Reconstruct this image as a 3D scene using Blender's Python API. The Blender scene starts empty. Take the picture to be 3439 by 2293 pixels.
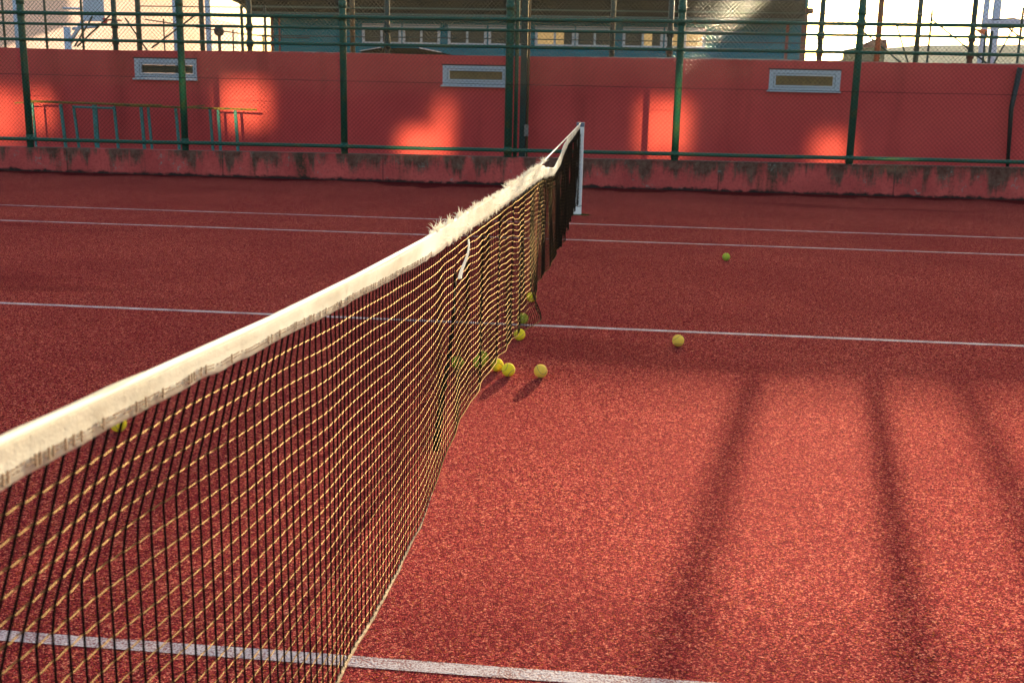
import bpy, math, random
from mathutils import Vector, Matrix, noise
R = math.radians
random.seed(11)
sc = bpy.context.scene
col = sc.collection

# ------------------------------------------------------------------ camera
CAM = Vector((0.585, -6.533, 1.377))
PITCH, YAW, ROLL = R(12.727), R(5.855), R(1.2)
cp, sp = math.cos(PITCH), math.sin(PITCH)
fwd = Vector((-math.sin(YAW)*cp, math.cos(YAW)*cp, -sp))
rgt = Vector((math.cos(YAW), math.sin(YAW), 0))
up0 = rgt.cross(fwd)
r2 = rgt*math.cos(ROLL) + up0*math.sin(ROLL)
u2 = -rgt*math.sin(ROLL) + up0*math.cos(ROLL)
cd = bpy.data.cameras.new('camera'); cam = bpy.data.objects.new('camera', cd); col.objects.link(cam)
cam.matrix_world = Matrix(((r2.x, u2.x, -fwd.x, CAM.x), (r2.y, u2.y, -fwd.y, CAM.y), (r2.z, u2.z, -fwd.z, CAM.z), (0, 0, 0, 1)))
cd.sensor_width = 36; cd.lens = 38.54; cd.clip_start = .05; cd.clip_end = 5000
cd.dof.use_dof = True; cd.dof.focus_distance = 4.6; cd.dof.aperture_fstop = 9.0
sc.camera = cam

# ------------------------------------------------------------------ light
SUN_TAN, SUN_EL = 0.173, R(7.97)
SUN_AZ = math.atan(SUN_TAN)                       # from +Y towards +X
w = bpy.data.worlds.new('World'); sc.world = w; w.use_nodes = True
nt = w.node_tree; bg = nt.nodes['Background']
sky = nt.nodes.new('ShaderNodeTexSky'); sky.sky_type = 'NISHITA'; sky.sun_disc = False
sky.sun_elevation = SUN_EL; sky.sun_rotation = SUN_AZ; sky.air_density = 1.0; sky.dust_density = 4.0
nt.links.new(sky.outputs[0], bg.inputs[0]); bg.inputs[1].default_value = 0.12
sd = bpy.data.lights.new('sun', 'SUN'); sun = bpy.data.objects.new('sun', sd); col.objects.link(sun)
sd.energy = 5.0; sd.angle = R(.55); sd.color = (1, .87, .60)
ld = Vector((-math.sin(SUN_AZ)*math.cos(SUN_EL), -math.cos(SUN_AZ)*math.cos(SUN_EL), -math.sin(SUN_EL)))
sun.rotation_euler = ld.to_track_quat('-Z', 'Y').to_euler()
# the low sun thrown back onto the far wall by the windows of the house behind the photographer
BD = Vector((-.165, 1, -.135)).normalized()
BEAMS = [(-10.95, .80, .55, .8, .95), (-10.25, .90, .45, .6, 1.0), (-6.33, 1.08, .80, .70, 1.1),
         (-3.05, .47, .80, .42, 1.5), (-2.72, .95, .26, .50, .8), (1.15, .85, .75, .85, 1.0), (4.02, .52, .55, .50, .9)]
for bx_, bz_, bw, bh, k in BEAMS:
    l = bpy.data.lights.new('window_reflection', 'AREA'); l.shape = 'RECTANGLE'; l.size = bw; l.size_y = bh
    l.spread = R(1.05); l.energy = 1.9*k*bw*bh; l.color = (1, .95, .42)
    o = bpy.data.objects.new('window_reflection', l); col.objects.link(o)
    o.location = Vector((bx_, 13, bz_)) - BD*(38/BD.y)
    o.rotation_euler = BD.to_track_quat('-Z', 'Y').to_euler()
sc.view_settings.view_transform = 'Standard'; sc.view_settings.look = 'None'
sc.view_settings.exposure = 2.6; sc.view_settings.gamma = 1

# ------------------------------------------------------------------ materials
def mat(name, base, rough=.7, spec=.4, noise_amt=0, nscale=8, col2=None, bump=0, bscale=60, metal=0, trans=0, detail=4, sheen=0):
    m = bpy.data.materials.new(name); m.use_nodes = True; t = m.node_tree
    b = t.nodes['Principled BSDF']; b.inputs['Roughness'].default_value = rough
    b.inputs['Specular IOR Level'].default_value = spec; b.inputs['Metallic'].default_value = metal
    b.inputs['Base Color'].default_value = (*base, 1)
    if sheen: b.inputs['Sheen Weight'].default_value = sheen
    tc = t.nodes.new('ShaderNodeTexCoord')
    if col2:
        n = t.nodes.new('ShaderNodeTexNoise'); n.inputs['Scale'].default_value = nscale; n.inputs['Detail'].default_value = detail
        t.links.new(tc.outputs['Object'], n.inputs['Vector'])
        r = t.nodes.new('ShaderNodeValToRGB'); r.color_ramp.elements[0].position = .5-noise_amt; r.color_ramp.elements[1].position = .5+noise_amt
        r.color_ramp.elements[0].color = (*base, 1); r.color_ramp.elements[1].color = (*col2, 1)
        t.links.new(n.outputs['Fac'], r.inputs[0]); t.links.new(r.outputs[0], b.inputs['Base Color'])
    if bump:
        n2 = t.nodes.new('ShaderNodeTexNoise'); n2.inputs['Scale'].default_value = bscale; n2.inputs['Detail'].default_value = 5
        t.links.new(tc.outputs['Object'], n2.inputs['Vector'])
        bp = t.nodes.new('ShaderNodeBump'); bp.inputs['Strength'].default_value = bump; bp.inputs['Distance'].default_value = .01
        t.links.new(n2.outputs['Fac'], bp.inputs['Height']); t.links.new(bp.outputs[0], b.inputs['Normal'])
    if trans:
        out = t.nodes['Material Output']; tr = t.nodes.new('ShaderNodeBsdfTranslucent'); mx = t.nodes.new('ShaderNodeMixShader')
        src = b.inputs['Base Color']
        if src.links: t.links.new(src.links[0].from_socket, tr.inputs[0])
        else: tr.inputs[0].default_value = (*base, 1)
        mx.inputs[0].default_value = trans
        t.links.new(b.outputs[0], mx.inputs[1]); t.links.new(tr.outputs[0], mx.inputs[2]); t.links.new(mx.outputs[0], out.inputs[0])
    return m

def N(t, kind, **kw):
    n = t.nodes.new(kind)
    for k, v in kw.items():
        if k in n.inputs: n.inputs[k].default_value = v
        else: setattr(n, k, v)
    return n
def ramp(t, src, stops, interp='LINEAR'):
    r = t.nodes.new('ShaderNodeValToRGB'); cr = r.color_ramp; cr.interpolation = interp
    while len(cr.elements) < len(stops): cr.elements.new(.5)
    for e, (p, c) in zip(cr.elements, stops):
        e.position = p; e.color = (*c, 1) if len(c) == 3 else c
    t.links.new(src, r.inputs[0]); return r.outputs[0]
def mix(t, fac, a, b, mode='MIX'):
    m = t.nodes.new('ShaderNodeMix'); m.data_type = 'RGBA'; m.blend_type = mode
    for s, v in ((m.inputs[0], fac), (m.inputs[6], a), (m.inputs[7], b)):
        if hasattr(v, 'is_linked'): t.links.new(v, s)
        elif isinstance(v, tuple): s.default_value = (*v, 1)
        else: s.default_value = v
    return m.outputs[2]
def mth(t, op, a, b=None, c=None):
    m = t.nodes.new('ShaderNodeMath'); m.operation = op
    for s, v in zip(m.inputs, (a, b, c)):
        if v is None: continue
        if hasattr(v, 'is_linked'): t.links.new(v, s)
        else: s.default_value = v
    return m.outputs[0]
def nz(t, vec, scale, detail=3, rough=.5, sx=1, sy=1, sz=1):
    mp = t.nodes.new('ShaderNodeMapping'); mp.inputs['Scale'].default_value = (sx, sy, sz); t.links.new(vec, mp.inputs[0])
    n = t.nodes.new('ShaderNodeTexNoise'); n.inputs['Scale'].default_value = scale; n.inputs['Detail'].default_value = detail
    n.inputs['Roughness'].default_value = rough; t.links.new(mp.outputs[0], n.inputs['Vector']); return n.outputs['Fac']
def newmat(name, rough=.8, spec=.3):
    m = bpy.data.materials.new(name); m.use_nodes = True; t = m.node_tree; b = t.nodes['Principled BSDF']
    b.inputs['Roughness'].default_value = rough; b.inputs['Specular IOR Level'].default_value = spec
    tc = t.nodes.new('ShaderNodeTexCoord'); return m, t, b, tc.outputs['Object']
W3 = (1, 1, 1); K3 = (0, 0, 0)

def granules(t, vec, scale):
    v = t.nodes.new('ShaderNodeTexVoronoi'); v.inputs['Scale'].default_value = scale; t.links.new(vec, v.inputs['Vector'])
    sp_ = t.nodes.new('ShaderNodeSeparateColor'); t.links.new(v.outputs['Color'], sp_.inputs[0])
    return sp_.outputs[0], sp_.outputs[1], v.outputs['Distance']
def court_mat():
    m, t, b, oc = newmat('court_rubber', .95, 0)
    g1, g2, dist = granules(t, oc, 250)
    k1, k2, dist2 = granules(t, oc, 135)
    mid = nz(t, oc, 48, 3, .6)
    big = nz(t, oc, .7, 4, .55)
    tone = mth(t, 'ADD', mth(t, 'MULTIPLY', g1, .5), mth(t, 'ADD', mth(t, 'MULTIPLY', k1, .28), mth(t, 'MULTIPLY', mid, .3)))
    c = ramp(t, tone, [(.20, (.020, .0015, .003)), (.42, (.082, .003, .008)), (.58, (.185, .010, .018)), (.74, (.46, .078, .056)), (.88, (.72, .27, .16))])
    c = mix(t, ramp(t, g2, [(.93, K3), (.96, (.8,)*3)]), c, (.34, .10, .012))
    c = mix(t, ramp(t, big, [(.38, (.30,)*3), (.62, K3)]), c, (.11, .008, .012))
    # pale scuffs
    sc_ = nz(t, oc, 9, 2, .5, 1, 3, 1)
    c = mix(t, ramp(t, sc_, [(.72, K3), (.80, (.35,)*3)]), c, (.32, .11, .10))
    # damp band against the kerb and other damp stains
    sep = t.nodes.new('ShaderNodeSeparateXYZ'); t.links.new(oc, sep.inputs[0])
    d = mth(t, 'SUBTRACT', sep.outputs[1], 9.55)
    wob = nz(t, oc, .55, 3, .6, 1, .5, 1)
    band = mth(t, 'ADD', d, mth(t, 'MULTIPLY', mth(t, 'SUBTRACT', wob, .5), 3.6))
    c = mix(t, ramp(t, band, [(.25, K3), (.5, (.8,)*3)]), c, (.06, .003, .005))
    st = nz(t, oc, .42, 2, .5, .55, 1.6, 1)
    c = mix(t, ramp(t, st, [(.62, K3), (.68, (.45,)*3)]), c, (.08, .006, .008))
    t.links.new(c, b.inputs['Base Color'])
    bp = N(t, 'ShaderNodeBump', Strength=1.0, Distance=.006)
    h = mth(t, 'ADD', mth(t, 'MULTIPLY', dist, -1.0), mth(t, 'MULTIPLY', mid, .5))
    t.links.new(h, bp.inputs['Height']); t.links.new(bp.outputs[0], b.inputs['Normal'])
    g = N(t, 'ShaderNodeBsdfGlossy', Color=(.60, .20, .18, 1), Roughness=.62); t.links.new(bp.outputs[0], g.inputs['Normal'])
    mx = N(t, 'ShaderNodeMixShader'); mx.inputs[0].default_value = .028
    t.links.new(b.outputs[0], mx.inputs[1]); t.links.new(g.outputs[0], mx.inputs[2]); t.links.new(mx.outputs[0], t.nodes['Material Output'].inputs[0])
    return m
M = {}
M['court'] = court_mat()
def line_mat():
    m, t, b, oc = newmat('court_line_paint', .8, .3)
    f = nz(t, oc, 170, 2, .6); g = nz(t, oc, 7, 3, .6)
    s = mth(t, 'ADD', f, mth(t, 'MULTIPLY', mth(t, 'SUBTRACT', g, .5), .5))
    c = ramp(t, s, [(.38, (.14, .025, .03)), (.46, (.24, .16, .17)), (.6, (.36, .29, .30))])
    t.links.new(c, b.inputs['Base Color'])
    bp = N(t, 'ShaderNodeBump', Strength=.7, Distance=.005); t.links.new(f, bp.inputs['Height']); t.links.new(bp.outputs[0], b.inputs['Normal'])
    return m
M['line'] = line_mat()
def wall_mat():
    m, t, b, oc = newmat('red_wall_paint', .85, .2)
    big = nz(t, oc, .8, 4, .6); fine = nz(t, oc, 60, 3, .6); drip = nz(t, oc, 2.2, 3, .6, 1, 1, .12)
    c = mix(t, ramp(t, big, [(.35, K3), (.65, W3)]), (.47, .047, .047), (.56, .062, .058))
    c = mix(t, ramp(t, drip, [(.55, K3), (.75, (.75,)*3)]), c, (.30, .032, .030))
    c = mix(t, ramp(t, fine, [(.3, (.25,)*3), (.6, K3)]), c, (.32, .032, .030))
    sep = t.nodes.new('ShaderNodeSeparateXYZ'); t.links.new(oc, sep.inputs[0])
    top = mth(t, 'ADD', sep.outputs[2], mth(t, 'MULTIPLY', mth(t, 'SUBTRACT', nz(t, oc, 6, 4, .7), .5), .07))
    c = mix(t, ramp(t, mth(t, 'SUBTRACT', top, 1.2), [(.808, K3), (.83, W3)]), c, (.40, .36, .30))  # pale bare top edge, with its backlit rim put into the colour
    t.links.new(c, b.inputs['Base Color'])
    bp = N(t, 'ShaderNodeBump', Strength=.35, Distance=.01); t.links.new(fine, bp.inputs['Height']); t.links.new(bp.outputs[0], b.inputs['Normal'])
    return m
M['wall'] = wall_mat()
def kerb_mat():
    m, t, b, oc = newmat('stained_kerb', .9, .2)
    sep = t.nodes.new('ShaderNodeSeparateXYZ'); t.links.new(oc, sep.inputs[0]); z = sep.outputs[2]
    big = nz(t, oc, 1.7, 4, .6); fine = nz(t, oc, 26, 4, .7)
    red = mix(t, ramp(t, big, [(.3, K3), (.7, W3)]), (.30, .040, .036), (.46, .072, .062))
    red = mix(t, ramp(t, fine, [(.45, K3), (.75, (.6,)*3)]), red, (.14, .018, .016))
    drip = nz(t, oc, 3.1, 5, .66, 1, 1, .14)          # runs down from the coping
    jx = mth(t, 'ABSOLUTE', mth(t, 'SUBTRACT', mth(t, 'FRACT', mth(t, 'DIVIDE', mth(t, 'ADD', sep.outputs[0], 30.2), 2.57)), .5))
    red = mix(t, ramp(t, jx, [(.0030, (.85,)*3), (.0042, K3)]), red, (.02, .008, .006))
    lev = mth(t, 'ADD', mth(t, 'MULTIPLY', mth(t, 'SUBTRACT', z, .2), 1.6), mth(t, 'ADD', mth(t, 'MULTIPLY', mth(t, 'SUBTRACT', drip, .5), 3.2), mth(t, 'MULTIPLY', fine, .35)))
    grey = mix(t, ramp(t, nz(t, oc, 9, 5, .75), [(.38, K3), (.6, W3)]), (.018, .015, .008), (.075, .062, .042))
    c = mix(t, ramp(t, lev, [(.15, K3), (.50, (.85,)*3)]), red, grey)
    col_ = nz(t, oc, 1.25, 4, .7, 1, 1, .02)
    c = mix(t, mth(t, 'MULTIPLY', ramp(t, col_, [(.56, K3), (.64, W3)]), ramp(t, fine, [(.35, (.35,)*3), (.6, (.95,)*3)])), c, (.026, .022, .011))
    c = mix(t, mth(t, 'MULTIPLY', ramp(t, nz(t, oc, 4, 4, .75), [(.58, K3), (.66, (.7,)*3)]), ramp(t, fine, [(.5, K3), (.6, W3)])), c, (.20, .19, .17))
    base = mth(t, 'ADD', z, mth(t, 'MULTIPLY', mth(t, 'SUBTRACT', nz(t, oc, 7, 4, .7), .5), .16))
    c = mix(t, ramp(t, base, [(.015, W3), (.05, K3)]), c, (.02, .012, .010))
    t.links.new(c, b.inputs['Base Color'])
    bp = N(t, 'ShaderNodeBump', Strength=.6, Distance=.012); t.links.new(fine, bp.inputs['Height']); t.links.new(bp.outputs[0], b.inputs['Normal'])
    return m
M['kerb'] = kerb_mat()
def paint(name, base, rust, amt, scale=6, rough=.45):
    m, t, b, oc = newmat(name, rough, .22)
    a = nz(t, oc, scale, 5, .7); f = nz(t, oc, 60, 3, .6)
    c = mix(t, ramp(t, a, [(.5, K3), (.5+.16, (amt,)*3)]), base, rust)
    c = mix(t, ramp(t, f, [(.55, K3), (.75, (.5,)*3)]), c, tuple(x*.45 for x in base))
    t.links.new(c, b.inputs['Base Color'])
    bp = N(t, 'ShaderNodeBump', Strength=.3, Distance=.004); t.links.new(f, bp.inputs['Height']); t.links.new(bp.outputs[0], b.inputs['Normal'])
    return m
M['green'] = paint('green_pole_paint', (.016, .085, .058), (.085, .095, .028), .75)
M['greenB'] = paint('dark_green_pole_paint', (.008, .030, .026), (.03, .020, .012), .6)
M['brownpole'] = paint('rusty_pole', (.09, .05, .02), (.03, .05, .03), .6)
def wire_mat():
    m = bpy.data.materials.new('coated_wire'); m.use_nodes = True; t = m.node_tree; t.nodes.remove(t.nodes['Principled BSDF'])
    d = N(t, 'ShaderNodeBsdfDiffuse', Color=(.0012, .0015, .0012, 1)); g = N(t, 'ShaderNodeBsdfGlossy', distribution='BECKMANN', Color=(.95, .9, .8, 1), Roughness=.17)
    m2 = N(t, 'ShaderNodeMixShader'); m2.inputs[0].default_value = .06; t.links.new(d.outputs[0], m2.inputs[1]); t.links.new(g.outputs[0], m2.inputs[2])
    t.links.new(m2.outputs[0], t.nodes['Material Output'].inputs[0]); return m
M['wire'] = wire_mat()
M['rack'] = paint('rusty_yellow_paint', (.20, .11, .022), (.035, .050, .030), .9, 9, .6)
M['rackleg'] = paint('weathered_turquoise_paint', (.055, .17, .16), (.07, .08, .03), .8, 7, .6)
def cord_mat():
    m = bpy.data.materials.new('black_nylon_cord'); m.use_nodes = True; t = m.node_tree; t.nodes.remove(t.nodes['Principled BSDF'])
    d = N(t, 'ShaderNodeBsdfDiffuse', Color=(.012, .007, .004, 1)); g = N(t, 'ShaderNodeBsdfGlossy', Color=(.40, .26, .13, 1), Roughness=.46)
    mx = N(t, 'ShaderNodeAddShader'); t.links.new(d.outputs[0], mx.inputs[0])
    m2 = N(t, 'ShaderNodeMixShader'); m2.inputs[0].default_value = .16; t.links.new(d.outputs[0], m2.inputs[1]); t.links.new(g.outputs[0], m2.inputs[2])
    t.nodes.remove(mx); t.links.new(m2.outputs[0], t.nodes['Material Output'].inputs[0]); return m
M['cord'] = cord_mat()
M['cordv'] = mat('shaded_black_cord', (.008, .005, .0035), .9, .03)  # upright strands: copy of the cord darkened for their shaded side
M['cordlt'] = mat('tan_cord', (.10, .055, .025), .8, .1, .2, 60, (.32, .20, .10), .5, 200)
def tape_mat():
    m, t, b, oc = newmat('white_canvas', .85, .2)
    f = nz(t, oc, 300, 2, .5); g = nz(t, oc, 5, 4, .6, 1, .4, 1)
    c = mix(t, ramp(t, g, [(.35, K3), (.65, W3)]), (.56, .49, .38), (.84, .79, .69))
    c = mix(t, ramp(t, nz(t, oc, 22, 4, .6), [(.6, K3), (.72, (.4,)*3)]), c, (.38, .27, .17))
    t.links.new(c, b.inputs['Base Color'])
    bp = N(t, 'ShaderNodeBump', Strength=.5, Distance=.002); t.links.new(mth(t, 'ADD', f, mth(t, 'MULTIPLY', nz(t, oc, 30, 3, .5), 2)), bp.inputs['Height']); t.links.new(bp.outputs[0], b.inputs['Normal'])
    out = t.nodes['Material Output']; tr = t.nodes.new('ShaderNodeBsdfTranslucent'); t.links.new(c, tr.inputs[0]); mx = t.nodes.new('ShaderNodeMixShader')
    mx.inputs[0].default_value = .5; t.links.new(b.outputs[0], mx.inputs[1]); t.links.new(tr.outputs[0], mx.inputs[2]); t.links.new(mx.outputs[0], out.inputs[0])
    return m
M['tape'] = tape_mat()
M['fray'] = mat('frayed_fibre', (.85, .80, .70), .8, .2, trans=.45)
M['stitch'] = mat('brown_stitching', (.16, .09, .05), .8, .2)
M['white'] = mat('white_paint', (.72, .70, .68), .45, .4, .2, 5, (.62, .60, .58), .15, 40)
M['frame'] = mat('white_window_frame', (.36, .38, .42), .5, .3)
M['gasket'] = mat('black_gasket_and_shadow_strip', (.02, .02, .02), .6, .3)
M['strapdark'] = mat('shaded_dark_webbing', (.008, .005, .004), .95, .05)  # shaded side of the strap, the shade put into its colour
M['capgrey'] = mat('grey_metal_cap', (.10, .12, .17), .4, .5, metal=.3)
M['olive'] = mat('dark_window_glass', (.020, .020, .012), .3, .3)
M['tanpane'] = mat('tan_blind_behind_glass', (.17, .10, .032), .5, .3, .15, 14, (.13, .075, .024))
M['darkglass'] = mat('dark_glass', (.018, .018, .014), .25, .3)
def glow_mat(name, c, e):
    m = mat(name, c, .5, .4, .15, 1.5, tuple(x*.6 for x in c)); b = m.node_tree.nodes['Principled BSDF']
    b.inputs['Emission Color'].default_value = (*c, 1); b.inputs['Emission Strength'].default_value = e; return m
M['glowpane'] = glow_mat('glowing_blind', (.60, .36, .13), .10)  # blinds with the sun behind them; the glow is put in as emission
M['blue'] = mat('blue_cladding', (.001, .14, .20), .8, .0, .2, .5, (.001, .11, .165))
M['browntrim'] = mat('red_brown_trim', (.10, .025, .02), .6, .3)
M['roof'] = mat('dark_corrugated_roof', (.004, .005, .005), .9, .0)
M['rooflip'] = mat('teal_roof_trim', (.02, .07, .07), .5, .4)
M['beige'] = mat('beige_plaster', (.92, .62, .51), .9, .0, .2, .2, (.84, .56, .45))
M['pale'] = mat('pale_blue_steel', (.34, .40, .50), .4, .4)
M['redpaint'] = mat('red_paint', (.45, .02, .02), .5, .4)
M['orange'] = mat('orange_paint', (.50, .12, .03), .5, .4)
M['dark'] = mat('dark_metal', (.012, .014, .013), .5, .4)
M['terrain'] = mat('grass_and_earth', (.07, .08, .04), .95, .1, .2, .3, (.12, .10, .07))
M['path'] = mat('concrete_path', (.20, .17, .15), .9, .2, .2, 2, (.14, .12, .11))
M['hill'] = mat('hill_scrub', (.14, .13, .08), .95, .1, .2, .02, (.22, .19, .12))
M['moss'] = mat('moss', (.03, .05, .012), .95, .1, .2, 40, (.08, .09, .02), .6, 90)
def felt(name, a, b2):
    m = mat(name, a, .95, .1, .25, 18, b2, .6, 420); return m
M['felt'] = felt('fresh_yellow_felt', (.95, .66, .030), (.86, .64, .03))
M['feltold'] = felt('worn_yellow_felt', (.92, .58, .08), (.80, .50, .07))
M['feltgreen'] = felt('dull_green_yellow_felt', (.20, .40, .04), (.46, .44, .04))
M['feltshade'] = felt('shaded_yellow_felt', (.42, .40, .035), (.50, .48, .05))  # copy of the yellow felt, darkened for balls shaded behind the net
M['seam'] = mat('ball_seam', (.30, .20, .08), .8, .2)

# ------------------------------------------------------------------ mesh helpers
class MB:
    def __init__(s): s.v = []; s.f = []
    def box(s, x0, x1, y0, y1, z0, z1):
        i = len(s.v)
        s.v += [(x0,y0,z0),(x1,y0,z0),(x1,y1,z0),(x0,y1,z0),(x0,y0,z1),(x1,y0,z1),(x1,y1,z1),(x0,y1,z1)]
        s.f += [(i,i+3,i+2,i+1),(i+4,i+5,i+6,i+7),(i,i+1,i+5,i+4),(i+1,i+2,i+6,i+5),(i+2,i+3,i+7,i+6),(i+3,i,i+4,i+7)]
        return s
    def hexa(s, pts):                       # 8 points: bottom 4 ccw, top 4 ccw
        i = len(s.v); s.v += [tuple(p) for p in pts]
        s.f += [(i,i+3,i+2,i+1),(i+4,i+5,i+6,i+7),(i,i+1,i+5,i+4),(i+1,i+2,i+6,i+5),(i+2,i+3,i+7,i+6),(i+3,i,i+4,i+7)]
        return s
    def prism(s, poly, y0, y1):             # polygon in xz extruded along y
        n = len(poly); i = len(s.v)
        s.v += [(x, y0, z) for x, z in poly] + [(x, y1, z) for x, z in poly]
        s.f.append(tuple(range(i, i+n))); s.f.append(tuple(range(i+2*n-1, i+n-1, -1)))
        for k in range(n):
            k2 = (k+1) % n; s.f.append((i+k, i+n+k, i+n+k2, i+k2))
        return s
    def tube(s, pts, r, n=6, cap=True):
        pts = [Vector(p) for p in pts]; m = len(pts)
        rs = r if isinstance(r, (list, tuple)) else [r]*m
        i0 = len(s.v); pn = None
        for k, p in enumerate(pts):
            a = pts[max(k-1, 0)]; b = pts[min(k+1, m-1)]; t = (b-a).normalized()
            if pn is None:
                pn = t.cross(Vector((0, 0, 1)) if abs(t.z) < .9 else Vector((0, 1, 0))).normalized()
            else:
                pn = (pn - t*pn.dot(t)).normalized()
            bn = t.cross(pn)
            for j in range(n):
                an = 2*math.pi*j/n; q = p + (pn*math.cos(an)+bn*math.sin(an))*rs[k]; s.v.append((q.x, q.y, q.z))
        for k in range(m-1):
            for j in range(n):
                a = i0+k*n+j; b = i0+k*n+(j+1) % n; s.f.append((a, b, b+n, a+n))
        if cap:
            s.f.append(tuple(i0+j for j in range(n-1, -1, -1))); s.f.append(tuple(i0+(m-1)*n+j for j in range(n)))
        return s
    def build(s, name, material, parent=None, smooth=False, bevel=0):
        me = bpy.data.meshes.new(name); me.from_pydata(s.v, [], s.f); me.validate()
        me.materials.append(material)
        if smooth: me.polygons.foreach_set('use_smooth', [True]*len(me.polygons))
        o = bpy.data.objects.new(name, me); col.objects.link(o)
        if parent is not None: o.parent = parent
        if bevel:
            b = o.modifiers.new('bevel', 'BEVEL'); b.width = bevel; b.segments = 2
        return o
def tag(o, label=None, cat=None, group=None, kind=None):
    for k, v in (('label', label), ('category', cat), ('group', group), ('kind', kind)):
        if v: o[k] = v
    return o
def thing(name, label, cat, loc=(0, 0, 0), group=None):
    o = bpy.data.objects.new(name, None); o.location = loc; o.empty_display_size = .1; col.objects.link(o)
    return tag(o, label, cat, group)
def local(o, parent):                        # mesh was given in world space: keep it there under a moved parent
    o.parent = parent; o.matrix_parent_inverse = Matrix.Translation(-Vector(parent.location)); return o
def lerp(a, b, t): return a+(b-a)*t
def curve(tab, y):
    if y <= tab[0][0]: return tab[0][1:]
    for a, b in zip(tab, tab[1:]):
        if y <= b[0]:
            t = (y-a[0])/(b[0]-a[0]); t = t*t*(3-2*t)*.5+t*.5
            return tuple(lerp(p, q, t) for p, q in zip(a[1:], b[1:]))
    return tab[-1][1:]

# ------------------------------------------------------------------ setting
tag(MB().box(-1500, 1500, -600, 2200, -.5, -.012).build('terrain', M['terrain']), kind='structure')
tag(MB().box(-26, 26, -26, 10.36, -.3, 0).build('court', M['court']), kind='structure')
for y, w_ in ((-4.115, .052), (0, .052), (4.115, .052), (5.485, .05)):
    mb = MB(); xs = [-24+.25*i for i in range(193)]
    for a, b in zip(xs, xs[1:]):
        wa = [noise.noise(Vector((x*2.1, y, q)))*.0035 for x in (a, b) for q in (0, 5)]
        i = len(mb.v)
        mb.v += [(a, y-w_/2+wa[0], .0012), (b, y-w_/2+wa[2], .0012), (b, y+w_/2+wa[3], .0012), (a, y+w_/2+wa[1], .0012)]
        mb.f.append((i, i+1, i+2, i+3))
    tag(mb.build('court_line', M['line']), kind='structure')
tag(MB().box(-26, 26, 10.62, 13.0, -.3, .22).build('path', M['path']), kind='structure')
hm = MB(); prof = [(-500, 24), (-250, 22), (-60, 12), (40, 16), (74, 19.5), (100, 20.5), (108, 24), (120, 26.5), (135, 28), (150, 28.5), (170, 28.8), (210, 30), (300, 31), (500, 30)]
for i, (x, z) in enumerate(prof):
    hm.v += [(x, 470, -2), (x, 560, z), (x, 600, z*.9), (x, 680, -2)]
    if i:
        k = 4*i
        for j in range(3): hm.f.append((k-4+j, k+j, k+j+1, k-3+j))
tag(hm.build('hills', M['hill']), kind='structure')

# low stained kerb wall under the fence
kb = MB()
def ktop(x): return .432+.0058*x
for a in range(-26, 26):
    g = .004
    z0, z1 = ktop(a), ktop(a+1)
    kb.hexa([(a, 10.34, -.2), (a+1, 10.34, -.2), (a+1, 10.62, -.2), (a, 10.62, -.2), (a, 10.34, z0), (a+1, 10.34, z1), (a+1, 10.62, z1), (a, 10.62, z0)])
kerb = kb.build('low_wall', M['kerb'])
tag(kerb, 'low red concrete wall with black and grey damp stains under the green fence', 'low wall')

# red wall with three small windows
WY = 13.0
wb = MB()
WIN = [(-8.363, -7.202, 1.484, 1.858, 'olive'), (-2.737, -1.572, 1.473, 1.836, 'tanpane'), (2.884, 4.070, 1.498, 1.864, 'tanpane')]
edges = [-20]
for x0, x1, z0, z1, m_ in WIN: edges += [x0, x1]
edges.append(20)
def wtop(x):
    return 2.035 if x < -14 else (2.035 if x > 9 else 2.022+.012*math.sin(x*.9)+.002*x)
def wall_block(x0, x1, zb, zt=None):
    n = max(1, int((x1-x0)/.25)); i0 = len(wb.v)
    for k in range(n+1):
        x = lerp(x0, x1, k/n); z = zt if zt else wtop(x)+noise.noise(Vector((x*3, 0, 0)))*.006
        wb.v.extend([(x, WY, zb), (x, WY, z), (x, WY+.22, z), (x, WY+.22, zb)])
    for k in range(n):
        a = i0+4*k
        for j in range(4): wb.f.append((a+j, a+(j+1) % 4, a+4+(j+1) % 4, a+4+j)[::-1])
    wb.f.append((i0, i0+1, i0+2, i0+3)); e = i0+4*n; wb.f.append((e+3, e+2, e+1, e))
for i in range(0, 8, 2): wall_block(edges[i], edges[i+1], -.3)
for x0, x1, z0, z1, m_ in WIN: wall_block(x0, x1, -.3, z0); wall_block(x0, x1, z1)
wall = wb.build('red_wall', M['wall'])
tag(wall, 'long red painted wall with three small white windows behind the green fence', 'wall')
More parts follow.
